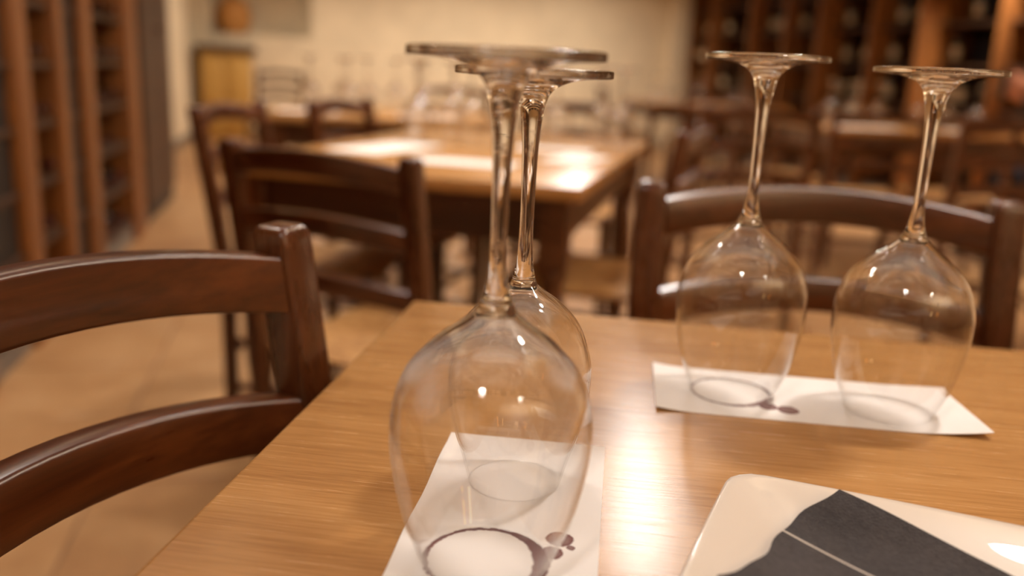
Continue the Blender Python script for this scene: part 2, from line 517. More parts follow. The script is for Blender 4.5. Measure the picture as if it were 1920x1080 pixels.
def from_corner(cx, cy, rz, lx, ly, sx, sy):
    """centre of a table whose (sx,sy) corner is at cx,cy"""
    u = Vector((math.cos(rz), math.sin(rz))); v_ = Vector((-u.y, u.x))
    c = Vector((cx, cy)) - u * (sx * lx / 2) - v_ * (sy * ly / 2)
    return c
T1_RZ = -0.135
c1 = from_corner(-0.095, 0.825, T1_RZ, 1.05, 0.86, -1, 1)
make_table('near honey-brown wooden table carrying the four large wine glasses', c1, T1_RZ, 1.05, 0.86)
T2_RZ = R(-13.5)
c2 = from_corner(0.128, 1.722, T2_RZ, 0.80, 1.34, 1, -1)
make_table('honey-brown table in the middle behind, corner towards the near table', c2, T2_RZ, 0.80, 1.34)
c3 = Vector((-0.62, 4.10)); make_table('far-left table with glasses in front of the cream wall', c3, R(6), 0.95, 0.95)
c4 = Vector((1.62, 8.05)); make_table('farthest table, beside the pilaster and the right rack', c4, R(8), 1.25, 0.9)
c5 = Vector((2.17, 5.08)); make_table('table in front of the right wine rack, turned legs showing', c5, R(5), 1.20, 0.88)

# ------------------------------------------------------------------ ladder-back chairs
CH_H = 0.850
RAKE = 0.16
def post_y(z): return -0.185 - max(0.0, z - 0.43) * RAKE
def chair_parts():
    parts = []
    for s in (-1, 1):
        bm = bmesh.new(); rings = []
        zs = [0.0, 0.25, 0.40, 0.45, 0.52, 0.60, 0.70, 0.78, CH_H - 0.012]
        base = rrect(0.036, 0.032, 0.006, 3)
        for z in zs:
            k = 0.86 + 0.14 * min(1, z / 0.4)
            rings.append([Vector((s * 0.2025 + x * k, post_y(z) + y * k, z)) for x, y in base])
        for z, k in ((CH_H - 0.006, 0.97), (CH_H - 0.002, 0.88), (CH_H, 0.74)):
            rings.append([Vector((s * 0.2025 + x * k, post_y(z) + y * k, z)) for x, y in base])
        loft(bm, rings)
        parts.append(('back_post', finish(bm, 'back_post', M['chair_z'], True, 60)))
    for z0, hh in ((0.788, 0.042), (0.683, 0.040), (0.577, 0.038)):
        bm = bmesh.new(); rings = []
        prof = rrect(0.024, hh, 0.0035, 2)
        N = 18
        for i in range(N + 1):
            t_ = -1 + 2 * i / N
            x = t_ * 0.188
            b = 1 - t_ * t_
            zc = z0 + hh / 2 + 0.019 * b
            tang = math.atan2(2 * 0.04 * t_ / 0.188, 1.0)
            ring = []
            for a, c in prof:
                z = zc + c
                ring.append(Vector((x - a * math.sin(tang), post_y(z) - 0.040 * b + a * math.cos(tang), z)))
            rings.append(ring)
        loft(bm, rings)
        parts.append(('back_slat', finish(bm, 'back_slat', M['chair_x'], True, 50)))
    # rush seat
    bm = bmesh.new()
    nx, ny = 14, 14
    def sp(u_, v_, side):
        wd = 0.188 + (0.222 - 0.188) * (v_ + 1) / 2
        x = u_ * wd; y = v_ * 0.182
        e = max(abs(u_), abs(v_))
        rim = max(0.0, (e - 0.86) / 0.14)
        sag = 0.010 * (1 - min(1, (u_ * u_ + v_ * v_)))
        if side > 0: z = 0.462 - sag - 0.018 * rim * rim
        else: z = 0.426 + 0.018 * rim * rim
        return Vector((x, y, z))
    top = [[bm.verts.new(sp(-1 + 2 * i / nx, -1 + 2 * j / ny, 1)) for j in range(ny + 1)] for i in range(nx + 1)]
    bot = [[bm.verts.new(sp(-1 + 2 * i / nx, -1 + 2 * j / ny, -1)) for j in range(ny + 1)] for i in range(nx + 1)]
    for i in range(nx):
        for j in range(ny):
            bm.faces.new((top[i][j], top[i + 1][j], top[i + 1][j + 1], top[i][j + 1]))
            bm.faces.new((bot[i][j], bot[i][j + 1], bot[i + 1][j + 1], bot[i + 1][j]))
    for i in range(nx):
        bm.faces.new((top[i][0], bot[i][0], bot[i + 1][0], top[i + 1][0]))
        bm.faces.new((top[i][ny], top[i + 1][ny], bot[i + 1][ny], bot[i][ny]))
    for j in range(ny):
        bm.faces.new((top[0][j], top[0][j + 1], bot[0][j + 1], bot[0][j]))
        bm.faces.new((top[nx][j], bot[nx][j], bot[nx][j + 1], top[nx][j + 1]))
    parts.append(('rush_seat', finish(bm, 'rush_seat', M['rush'], True, 70)))
    for s in (-1, 1):
        bm = bmesh.new()
        lathe(bm, [(0, 0), (0.013, 0), (0.015, 0.02), (0.019, 0.30), (0.02, 0.42), (0.019, 0.463), (0.014, 0.468), (0, 0.468)], 14)
        bmesh.ops.translate(bm, vec=(s * 0.213, 0.170, 0), verts=bm.verts[:])
        parts.append(('front_leg', finish(bm, 'front_leg', M['chair_z'])))
    def rung(a, b):
        bm = bmesh.new(); tube(bm, a, b, 0.0105, 10)
        parts.append(('stretcher', finish(bm, 'stretcher', M['chair_x'])))
    for z in (0.19, 0.31):
        rung((-0.213, 0.170, z), (0.213, 0.170, z))
        for s in (-1, 1): rung((s * 0.2025, -0.185, z - 0.04), (s * 0.213, 0.170, z - 0.04))
    rung((-0.2025, -0.185, 0.24), (0.2025, -0.185, 0.24))
    return parts
CHAIR = chair_parts()
def place_chair(label, x, y, face, sc=1.0):
    """x,y: seat centre on the floor; face: direction (radians) the sitter looks, 0 = +y, counter-clockwise"""
    t = thing('ladder_back_chair', label, 'chair', (x, y, 0), face, 'ladder-back chairs with rush seats')
    t.scale = sc if isinstance(sc, tuple) else (sc, sc, sc)
    for n, me in CHAIR: ob(n, me, t)
    return t
def chair_by_back(label, left, right, sc=1.0):
    """left/right: centres of the two post tops as seen by the sitter (left post, right post)"""
    l, r_ = Vector(left), Vector(right)
    mid = (l + r_) / 2
    u = (r_ - l).normalized()
    face = math.atan2(u.y, u.x)
    f = Vector((-u.y, u.x))
    c = mid - f * post_y(CH_H)
    return place_chair(label, c.x, c.y, face, sc)
def at(x, y, ang, d):  # point at distance d
    return (x + math.cos(ang) * d, y + math.sin(ang) * d)

SPAN = 0.405
# near-left chair, pushed against the near table: facing +x
a = R(90 - 22)       # direction of the backrest, near post to far post
far_post = (-0.176, 0.652)
near_post = (far_post[0] - math.cos(a) * SPAN, far_post[1] - math.sin(a) * SPAN)
chair_by_back('near ladder-back chair at the left edge of the near table', far_post, near_post)
# chair across the near table, facing the camera
lp = (0.160, 1.045); a = R(-5)
rp = (lp[0] + math.cos(a) * SPAN, lp[1] + math.sin(a) * SPAN)
chair_by_back('chair across the near table, behind the right pair of glasses', rp, lp)
# chair seen from behind, at the near end of the middle table
lp = (-0.510, 1.55); a = R(-27)
rp = (lp[0] + math.cos(a) * 0.381, lp[1] + math.sin(a) * 0.381)
chair_by_back('dark chair seen from behind, between the near table and the middle table', lp, rp, (0.94, 0.976, 0.976))
# left side of the middle table
chair_by_back('chair at the left side of the middle table, next to the aisle', (-0.738, 2.53), (-0.772, 2.13))
chair_by_back('second chair on the left side of the middle table, farther back', (-0.53, 3.10), (-0.63, 2.71))
# right side of the middle table
chair_by_back('chair at the right side of the middle table', (0.375, 2.03), (0.490, 2.42))
# far end of the middle table
chair_by_back('chair at the far end of the middle table, facing the camera', (0.42, 3.58), (0.03, 3.68))
# others
chair_by_back('chair behind the far-left table, under the cream wall', (-0.20, 5.42), (-0.60, 5.44))
chair_by_back('lone chair before the yellow chest at the far wall', (-2.10, 8.62), (-2.50, 8.60))
chair_by_back('chair seen from behind, left of the table by the right rack', (0.665, 3.22), (1.070, 3.26), 1.03)
chair_by_back('chair at the right picture edge by the right rack table', (1.56, 3.14), (1.965, 3.08), 1.03)
chair_by_back('right of two chairs at the near side of the right rack table', (1.96, 4.30), (2.36, 4.25))
chair_by_back('left of two chairs at the near side of the right rack table', (1.44, 4.10), (1.84, 4.07))
chair_by_back('chair at the left end of the table by the right rack', (1.24, 5.30), (1.28, 4.90))
chair_by_back('chair at the near side of the farthest table', (1.30, 7.05), (1.70, 7.10))
chair_by_back('chair at the left end of the farthest table', (0.70, 8.22), (0.72, 7.82))

# ------------------------------------------------------------------ wine glasses
LARGE = dict(
    bowl=[(0.0293, 0.0), (0.0340, 0.0115), (0.0388, 0.0245), (0.0432, 0.0445), (0.0452, 0.062), (0.0442, 0.078), (0.0385, 0.0945), (0.0268, 0.108), (0.0160, 0.1165), (0.0092, 0.1225)],
    stem=[(0.0092, 0.1225), (0.0068, 0.1275), (0.0050, 0.1345), (0.0036, 0.147), (0.0036, 0.168), (0.0043, 0.195), (0.0058, 0.2095), (0.0080, 0.2195)],
    foot=[(0.0080, 0.2195), (0.0108, 0.2235), (0.0150, 0.2268), (0.0220, 0.2292), (0.0300, 0.2302), (0.0396, 0.2306), (0.0403, 0.2309), (0.0405, 0.2314), (0.0405, 0.2340), (0.0402, 0.2345), (0.0395, 0.2347), (0.020, 0.2347), (0.0, 0.2347)])
SMALL = dict(
    bowl=[(0.0254, 0.0), (0.0292, 0.0147), (0.0335, 0.028), (0.0368, 0.042), (0.0386, 0.057), (0.0378, 0.072), (0.0312, 0.090), (0.0210, 0.1015), (0.0120, 0.108), (0.0075, 0.1115)],
    stem=[(0.0075, 0.1115), (0.0058, 0.116), (0.0042, 0.126), (0.0036, 0.145), (0.0039, 0.175), (0.0049, 0.193), (0.0064, 0.203), (0.0080, 0.2085)],
    foot=[(0.0080, 0.2085), (0.0110, 0.2118), (0.0155, 0.2143), (0.0225, 0.2164), (0.0300, 0.2173), (0.0385, 0.2178), (0.0392, 0.2181), (0.0394, 0.2186), (0.0394, 0.2210), (0.0391, 0.2215), (0.0384, 0.2217), (0.020, 0.2217), (0.0, 0.2217)])
def glass_meshes(d, seg):
    out = []
    prof = catmull(d['bowl'], 6 if seg > 40 else 3)
    n = len(prof)
    inner = []
    for i, (r, z) in enumerate(prof):
        a_ = prof[max(0, i - 1)]; b_ = prof[min(n - 1, i + 1)]
        dr, dz = b_[0] - a_[0], b_[1] - a_[1]
        L = math.hypot(dr, dz)
        th = 0.0009 + 0.0020 * max(0, (z / prof[-1][1] - 0.6) / 0.4) ** 1.5
        inner.append((max(r - th * dz / L, 0.0), z + th * dr / L))
    inner = [q for q in inner if q[0] > 0.006]
    apex = inner[-1][1] + 0.0012
    bm = bmesh.new()
    rim = [((prof[0][0] + inner[0][0]) / 2, -0.0004)]
    lathe(bm, prof[::-1] + rim + inner + [(0.003, apex - 0.0003), (0.0, apex)], seg)
    out.append(('bowl', finish(bm, 'bowl', M['bowl_glass'], True, 180)))
    bm = bmesh.new()
    st = catmull(d['stem'], 5 if seg > 40 else 2)
    lathe(bm, [(0.0, st[0][1] - 0.0008), (st[0][0] * 0.7, st[0][1] - 0.0006)] + st, seg // 2 if seg > 40 else seg)
    out.append(('stem', finish(bm, 'stem', M['solid_glass'], True, 180)))
    bm = bmesh.new()
    ft = catmull(d['foot'][:5], 4)[:-1] + d['foot'][4:]
    lathe(bm, ft, seg)
    out.append(('foot', finish(bm, 'foot', M['solid_glass'], True, 60)))
    # normals of the open stem and foot must point outwards
    for nme, me in out[1:]:
        b2 = bmesh.new(); b2.from_mesh(me)
        bad = sum(1 for f in b2.faces if abs(f.normal.z) < 0.8 and f.normal.xy.dot(f.calc_center_median().xy) < 0)
        if bad > len(b2.faces) * 0.3:
            bmesh.ops.reverse_faces(b2, faces=b2.faces[:]); b2.to_mesh(me)
        b2.free()
        topf = [p for p in me.polygons if abs(p.normal.z) > 0.99 and p.center.z > max(q.center.z for q in me.polygons) - 0.0006]
        if nme == 'foot' and topf and topf[0].normal.z < 0: me.flip_normals()
    return out
G_LARGE = glass_meshes(LARGE, 96)
G_SMALL = glass_meshes(SMALL, 96)
G_FAR = glass_meshes(LARGE, 28)
for _n, _me in G_FAR: _me.materials[0] = M['far_bowl_glass'] if _n == 'bowl' else M['far_solid_glass']
PAPER_T = 0.0005
def place_glass(label, x, y, meshes, sz=1.0, z=TABLE + PAPER_T + 0.0005, rz=0.0, group=None, tilt=(0, 0)):
    t = thing('wine_glass', label, 'wine glass', (x, y, z), rz, group)
    t.rotation_euler = (tilt[0], tilt[1], rz)
    t.scale = (1, 1, sz)
    for n, me in meshes: ob(n, me, t)
    return t
GN = 'upturned wine glasses on the near table'
place_glass('large upturned wine glass nearest the camera, on the left paper mat', -0.0065, 0.366, G_LARGE, 0.974, group=GN)
place_glass('smaller upturned wine glass second on the left paper mat', 0.006, 0.449, G_SMALL, 1.0, group=GN)
place_glass('large upturned wine glass at left on the right paper mat, wine-stained rim', 0.163, 0.607, G_LARGE, 1.012, group=GN)
place_glass('large upturned wine glass at the far right on the right paper mat', 0.268, 0.585, G_LARGE, 0.994, group=GN)

# ------------------------------------------------------------------ paper mats
def paper_material(name, rings, drops, seed):
    """rings: (x, y, r, width, strength, arcs), drops: (x, y, r)"""
    t = NT(name)
    c = t.n('ShaderNodeTexCoord')
    s = t.n('ShaderNodeSeparateXYZ'); t.l(c.outputs['Object'], s.inputs[0])
    px, py = s.outputs[0], s.outputs[1]
    wob = t.noise(t.coords((1, 1, 0.0)), 260.0, 3)
    wob2 = t.noise(t.coords((1, 1, 0.0)), 38.0 + seed, 3)
    wobd = t.math('MULTIPLY', t.math('SUBTRACT', wob, 0.5), 0.0026)
    total = None
    for (x, y, r, wd, st, a0) in rings:
        dx = t.math('SUBTRACT', px, x); dy = t.math('SUBTRACT', py, y)
        d = t.math('SQRT', t.math('ADD', t.math('MULTIPLY', dx, dx), t.math('MULTIPLY', dy, dy)))
        ang = t.math('ARCTAN2', dy, dx)
        # ring is wider towards angle a0
        k = t.math('ADD', t.math('MULTIPLY', t.math('COSINE', t.math('SUBTRACT', ang, a0)), 0.5), 0.5)
        k3 = t.math('POWER', k, 5.0)
        half = t.math('ADD', t.math('MULTIPLY', k3, wd * 2.4), wd)
        dd = t.math('ABSOLUTE', t.math('SUBTRACT', t.math('SUBTRACT', d, wobd), t.math('SUBTRACT', r, t.math('MULTIPLY', k3, wd * 1.6))))
        f = t.math('MULTIPLY', t.math('SUBTRACT', 1.0, t.math('DIVIDE', dd, half)), 4.0, clamp=True)
        f = t.math('MULTIPLY', f, t.math('ADD', t.math('MULTIPLY', wob2, 0.7 * st), 0.70 * st), clamp=True)
        total = f if total is None else t.math('MAXIMUM', total, f)
    for (x, y, r) in drops:
        dx = t.math('SUBTRACT', px, x); dy = t.math('SUBTRACT', py, y)
        d = t.math('SQRT', t.math('ADD', t.math('MULTIPLY', dx, dx), t.math('MULTIPLY', dy, dy)))
        d = t.math('SUBTRACT', d, wobd)
        f = t.math('MULTIPLY', t.math('SUBTRACT', 1.0, t.math('DIVIDE', d, r)), 9.0, clamp=True)
        edge = t.math('ADD', t.math('MULTIPLY', t.math('POWER', t.math('DIVIDE', d, r), 3.0), 0.20), 0.80)
        f = t.math('MULTIPLY', f, edge, clamp=True)
        total = t.math('MAXIMUM', total, f)
    col = t.mixc(total, (246, 240, 237), (98, 26, 26))
    t.l(col, t.b.inputs['Base Color'])
    t.set(Roughness=0.75, Specular_IOR_Level=0.25)
    t.bump(t.noise(t.coords(), 900, 2), 0.05, 0.0003)
    return t.m
def paper(name, label, origin, ang, lx, ly, mat, lift):
    """origin: near-left corner; local x along lx"""
    bm = bmesh.new()
    nx, ny = 36, 16
    def grid(dz):
        return [[bm.verts.new((lx * i / nx, ly * j / ny, lift(i / nx, j / ny) + dz)) for j in range(ny + 1)] for i in range(nx + 1)]
    tp, bt = grid(PAPER_T), grid(0.0001)
    for i in range(nx):
        for j in range(ny):
            bm.faces.new((tp[i][j], tp[i + 1][j], tp[i + 1][j + 1], tp[i][j + 1]))
            bm.faces.new((bt[i][j], bt[i][j + 1], bt[i + 1][j + 1], bt[i + 1][j]))
    for i in range(nx):
        bm.faces.new((tp[i][0], bt[i][0], bt[i + 1][0], tp[i + 1][0]))
        bm.faces.new((tp[i][ny], tp[i + 1][ny], bt[i + 1][ny], bt[i][ny]))
    for j in range(ny):
        bm.faces.new((tp[0][j], tp[0][j + 1], bt[0][j + 1], bt[0][j]))
        bm.faces.new((tp[nx][j], bt[nx][j], bt[nx][j + 1], tp[nx][j + 1]))
    o = ob(name, finish(bm, name, mat, True, 60), None, (origin[0], origin[1], TABLE), (0, 0, ang), label=label, category='paper mat')
    return o
def to_local(P, origin, ang):
    dx, dy = P[0] - origin[0], P[1] - origin[1]
    return (dx * math.cos(ang) + dy * math.sin(ang), -dx * math.sin(ang) + dy * math.cos(ang))
# right mat
O, A = (0.102, 0.566), -0.121
g1 = to_local((0.163, 0.607), O, A); g2 = to_local((0.268, 0.585), O, A)
d1 = to_local((0.183, 0.5805), O, A); d2 = to_local((0.1955, 0.5755), O, A)
matR = paper_material('right_mat_paper', [(g1[0], g1[1], 0.0282, 0.0010, 0.75, -0.9), ], [(d1[0], d1[1], 0.0068), (d2[0], d2[1], 0.0078)], 3)
paper('paper_mat', 'white paper strip under the right pair of glasses, two red wine drops', O, A, 0.219, 0.095, matR,
      lambda u, v_: 0.0055 * max(0, (u - 0.74) / 0.26) ** 2 * max(0, (1 - v_) - 0.1) + 0.0022 * max(0, (0.14 - u) / 0.14) ** 2 + 0.0015 * max(0, (v_ - .85) / .15) ** 2 * max(0, u - .8) * 5)
# left mat: its far right corner at (0.061,0.497), runs towards the camera
A2 = 1.457 - math.pi / 2
u2 = Vector((math.cos(A2), math.sin(A2))); v2 = Vector((-u2.y, u2.x))
O2 = Vector((0.061, 0.497)) - u2 * 0.095 - v2 * 0.219
g1 = to_local((-0.0065, 0.366), O2, A2)
ds = [to_local(P, O2, A2) for P in ((0.0290, 0.3875), (0.0245, 0.3745), (0.034, 0.380))]
matL = paper_material('left_mat_paper', [(g1[0], g1[1], 0.0280, 0.0013, 0.95, 0.1)], [(ds[0][0], ds[0][1], 0.0072), (ds[1][0], ds[1][1], 0.0060), (ds[2][0], ds[2][1], 0.0022)], 11)
paper('paper_mat', 'white paper strip under the left pair of glasses, purple wine ring and drops', O2, A2, 0.095, 0.219, matL,
      lambda u, v_: 0.0022 * max(0, (0.10 - u) / 0.10) ** 2 * (0.5 + 0.5 * math.sin(v_ * 17)) + 0.0012 * max(0, (v_ - 0.9) / 0.1) ** 2)

# ------------------------------------------------------------------ plate and napkin
PL_A = R(-22.0)
PL_S = 0.265
pu = Vector((math.cos(PL_A), math.sin(PL_A))); pv = Vector((-pu.y, pu.x))
PL_C = Vector((0.1205, 0.4285)) + pu * (PL_S / 2) - pv * (PL_S / 2)
def sq_ring(half, corner, bulge, z, n=32):
    """rounded square with sides that bow a little"""
    pts = []
    for side in range(4):
        a0 = side * math.pi / 2
        for k in range(n):
            s_ = -1 + 2 * k / n
            L = half - corner
            x = s_ * half; y = half
            # round the corner
            if abs(x) > L:
                e = (abs(x) - L) / corner
                ang = e * math.pi / 4
                xx = L + corner * math.sin(ang); yy = L + corner * math.cos(ang)
                x = math.copysign(xx, x); y = yy
            f = 1 - (x / half) ** 2
            y = y + bulge * f
            pts.append(Vector((-x * math.cos(a0) - y * math.sin(a0), -x * math.sin(a0) + y * math.cos(a0), z)))
    return pts
def plate_h(t_):
    """height of the plate surface for t = 0 (centre) .. 1 (rim)"""
    if t_ < 0.58: return 0.006
    e = (t_ - 0.58) / 0.42
    return 0.006 + 0.017 * (3 * e * e - 2 * e ** 3) * 0.55 + 0.017 * e * 0.45
bm = bmesh.new()
H_ = PL_S / 2
rings = []
for t_ in (0.04, 0.2, 0.4, 0.52, 0.58, 0.63, 0.70, 0.78, 0.86, 0.93, 0.97, 0.99):
    rings.append(sq_ring(H_ * t_, H_ * t_ * (0.13 if t_ > .9 else 0.18 if t_ > .6 else 0.30), 0.0035 * t_, plate_h(t_)))
rings.append(sq_ring(H_ * 1.0, H_ * 0.12, 0.0035, plate_h(1.0) - 0.0006))
rings.append(sq_ring(H_ * 1.0, H_ * 0.12, 0.0035, plate_h(1.0) - 0.0028))
for t_ in (0.985, 0.9, 0.75, 0.62, 0.56):
    rings.append(sq_ring(H_ * t_, H_ * t_ * 0.16, 0.0035 * t_, max(0.0, plate_h(t_) - 0.0045)))
rings.append(sq_ring(H_ * 0.5, H_ * 0.2, 0.004, 0.0))
loft(bm, rings)
plate = ob('square_plate', finish(bm, 'square_plate', M['ceramic'], True, 180), None, (PL_C.x, PL_C.y, TABLE + 0.0002), (0, 0, PL_A),
           label='white square plate with raised rim at the lower right of the near table', category='plate')

def napkin_material():
    t = NT('charcoal_tissue')
    c = t.n('ShaderNodeTexCoord')
    s = t.n('ShaderNodeSeparateXYZ'); t.l(c.outputs['Object'], s.inputs[0])
    x, y = s.outputs[0], s.outputs[1]
    # thin printed line and a short printed stroke
    l1 = t.math('LESS_THAN', t.math('ABSOLUTE', t.math('SUBTRACT', y, 0.0665)), 0.0006)
    r2 = t.math('MULTIPLY', t.math('LESS_THAN', t.math('ABSOLUTE', t.math('SUBTRACT', y, t.math('ADD', t.math('MULTIPLY', x, -0.35), 0.0405))), 0.0015),
                t.math('MULTIPLY', t.math('GREATER_THAN', x, 0.031), t.math('LESS_THAN', x, 0.050)))
    f = t.math('MAXIMUM', l1, r2)
    nz = t.noise(t.coords(), 330, 4)
    big = t.noise(t.coords(), 22, 3)
    base = t.ramp(t.math('ADD', t.math('MULTIPLY', nz, 0.4), t.math('MULTIPLY', big, 0.6)), [(0.3, (56, 54, 56)), (0.7, (82, 78, 80))])
    t.l(t.mixc(f, base, (206, 196, 186)), t.b.inputs['Base Color'])
    t.set(Roughness=0.95, Specular_IOR_Level=0.15)
    vr = t.n('ShaderNodeTexVoronoi'); vr.inputs['Scale'].default_value = 700.0
    t.l(t.coords(), vr.inputs['Vector'])
    t.bump(t.math('ADD', vr.outputs['Distance'], nz), 0.6, 0.0008)
    return t.m
# napkin: local x runs away from its far-left edge (down-right in the picture), local y across
NB = Vector((0.088, 0.323)); NA = Vector((0.166, 0.404))
ny_ = (NA - NB); NW = ny_.length; ny_.normalize(); nx_ = Vector((ny_.y, -ny_.x))
NANG = math.atan2(nx_.y, nx_.x)
NL = 0.20
bm = bmesh.new()
def plate_z(P):
    d = Vector((P.x - PL_C.x, P.y - PL_C.y))
    a_, b_ = abs(d.dot(pu)) / H_, abs(d.dot(pv)) / H_
    t_ = (a_ ** 6 + b_ ** 6) ** (1 / 6)
    return plate_h(min(t_, 1.0)) if t_ < 1.0 else plate_h(1.0) 
NX, NY = 40, 24
def nap_z(i, j, lay):
    X = NL * i / NX; Y = NW * j / NY
    P = NB + nx_ * X + ny_ * Y
    z = plate_z(P)
    # stiff paper spans the hollow
    z = max(z, 0.0085 + 0.006 * math.exp(-X / 0.05))
    z += 0.0014 * math.sin(Y * 60 + X * 25) * min(1, X * 20) * 0.5 + 0.0010
    return z + lay
def nap_xy(i, j):
    X = NL * i / NX; Y = NW * j / NY
    v_ = Y / NW
    X0 = (0.0045 * math.sin(2 * math.pi * v_ + 0.4) + 0.0008 * math.sin(7 * math.pi * v_)) * (1 - X / NL)
    return X + X0, Y + 0.0012 * math.sin(X * 90) * (v_ - .5)
layers = []
for lay in (0.0028, 0.0):
    layers.append([[bm.verts.new((*nap_xy(i, j), nap_z(i, j, lay))) for j in range(NY + 1)] for i in range(NX + 1)])
tp, bt = layers
for i in range(NX):
    for j in range(NY):
        bm.faces.new((tp[i][j], tp[i + 1][j], tp[i + 1][j + 1], tp[i][j + 1]))
        bm.faces.new((bt[i][j], bt[i][j + 1], bt[i + 1][j + 1], bt[i + 1][j]))
for i in range(NX):
    bm.faces.new((tp[i][0], bt[i][0], bt[i + 1][0], tp[i + 1][0])); bm.faces.new((tp[i][NY], tp[i + 1][NY], bt[i + 1][NY], bt[i][NY]))
for j in range(NY):
    bm.faces.new((tp[0][j], tp[0][j + 1], bt[0][j + 1], bt[0][j])); bm.faces.new((tp[NX][j], bt[NX][j], bt[NX][j + 1], tp[NX][j + 1]))
ob('paper_napkin', finish(bm, 'paper_napkin', napkin_material(), True, 60), None, (NB.x, NB.y, TABLE + 0.0004), (0, 0, NANG),
   label='folded charcoal paper napkin with a thin pale line, lying on the plate', category='napkin')

# ------------------------------------------------------------------ far paper mats and glasses on the other tables
M['paper'] = plain('white_paper', (244, 238, 232), 0.75)
def flat_paper(label, x, y, rz, lx=0.21, ly=0.10):
    ob('paper_mat', box_mesh('paper_mat', (0, 0, 0.0006), (lx, ly, 0.0008), M['paper']), None, (x, y, TABLE), (0, 0, rz), label=label, category='paper mat')
def on2(a_, b_):  # point on the middle table, local metres from its near right corner (left, deep)
    u = Vector((math.cos(T2_RZ), math.sin(T2_RZ))); v_ = Vector((-u.y, u.x))
    p = Vector((0.128, 1.722)) - u * a_ + v_ * b_
    return p.x, p.y
p = on2(0.345, 0.30); flat_paper('white paper strip at the near edge of the middle table', p[0], p[1], T2_RZ, 0.27, 0.13)
p = on2(0.115, 0.567); flat_paper('white paper strip by the right edge of the middle table', p[0], p[1], T2_RZ + R(80), 0.22, 0.12)
p = on2(0.62, 0.53); flat_paper('white paper strip by the left edge of the middle table', p[0], p[1], T2_RZ + R(80), 0.36, 0.16)
p = on2(0.22, 0.80); flat_paper('white paper strip at the centre of the middle table', p[0], p[1], T2_RZ, 0.22, 0.10)
ORD = ['leftmost', 'second from left', 'third from left', 'fourth from left', 'fifth from left', 'sixth from left', 'seventh from left', 'eighth from left', 'rightmost']
def glass_set(spots, where, z, group):
    spots = sorted(spots, key=lambda q: q[0] / q[1])
    for k, (x, y) in enumerate(spots):
        o_ = ORD[-1] if k == len(spots) - 1 else ORD[k]
        place_glass('upturned wine glass, %s of the glasses on %s' % (o_, where), x, y, G_FAR, 1.0, z, group=group)
glass_set([on2(a_, b_) for a_, b_ in ((0.70, 0.98), (0.60, 1.02), (0.50, 0.90), (0.40, 0.92), (0.34, 1.15), (0.06, 1.02), (0.13, 1.10), (0.25, 0.98), (0.62, 0.75))],
          'the middle table', TABLE + 0.0015, 'upturned wine glasses on the middle table')
flat_paper('white paper strip on the left of the far-left table', -0.92, 3.90, R(6), 0.26, 0.16)
flat_paper('white paper strip on the right of the far-left table', -0.40, 3.92, R(6), 0.26, 0.14)
glass_set(((-1.00, 4.25), (-0.86, 4.32), (-0.72, 4.22), (-0.60, 4.30), (-0.46, 4.26), (-0.95, 4.05), (-0.78, 4.05), (-0.30, 4.10)),
          'the far-left table', TABLE + 0.0012, 'upturned wine glasses on the far-left table')
flat_paper('white paper strip along the front of the farthest table', 1.42, 7.72, R(8), 0.70, 0.16)
glass_set(((1.18, 8.0), (1.46, 8.02), (1.60, 8.08), (1.88, 8.0), (2.02, 8.1), (1.30, 8.2)), 'the farthest table', TABLE + 0.0012, 'upturned wine glasses on the farthest table')
flat_paper('white paper strip at the left of the table by the right rack', 1.84, 4.80, R(5), 0.38, 0.16)
flat_paper('white paper strip at the right of the table by the right rack', 2.46, 4.86, R(5), 0.34, 0.16)
glass_set(((1.86, 5.02), (1.98, 5.00), (1.80, 5.25), (1.93, 5.28), (2.34, 5.05), (2.46, 5.20), (2.34, 5.30), (2.56, 5.06)), 'the table by the right rack', TABLE + 0.0012, 'upturned wine glasses on the table by the right rack')

# ------------------------------------------------------------------ wine racks
def bottle_meshes():
    bm = bmesh.new()
    lathe(bm, [(0, 0.006), (0.028, 0.0), (0.036, 0.003), (0.0375, 0.01), (0.0375, 0.19), (0.034, 0.212), (0.018, 0.236), (0.0145, 0.25), (0.0145, 0.30), (0.0, 0.301)], 14)
    body = finish(bm, 'bottle_body', M['bottle'])
    bm = bmesh.new(); lathe(bm, [(0.0381, 0.06), (0.0381, 0.15)], 14)
    lab = finish(bm, 'paper_label', M['label'])
    bm = bmesh.new(); lathe(bm, [(0.0152, 0.255), (0.0155, 0.302), (0.0, 0.3025)], 12)
    cap = finish(bm, 'capsule', M['capsule'])
    return [('bottle_body', body), ('paper_label', lab), ('capsule', cap)]
BOT = bottle_meshes()
NTH = ['first', 'second', 'third', 'fourth', 'fifth', 'sixth', 'seventh', 'eighth', 'ninth', 'tenth']
def bottle(label, group, loc, rot):
    t = thing('wine_bottle', label, 'bottle', loc, 0, group)
    t.rotation_euler = rot
    for n, me in BOT: ob(n, me, t)

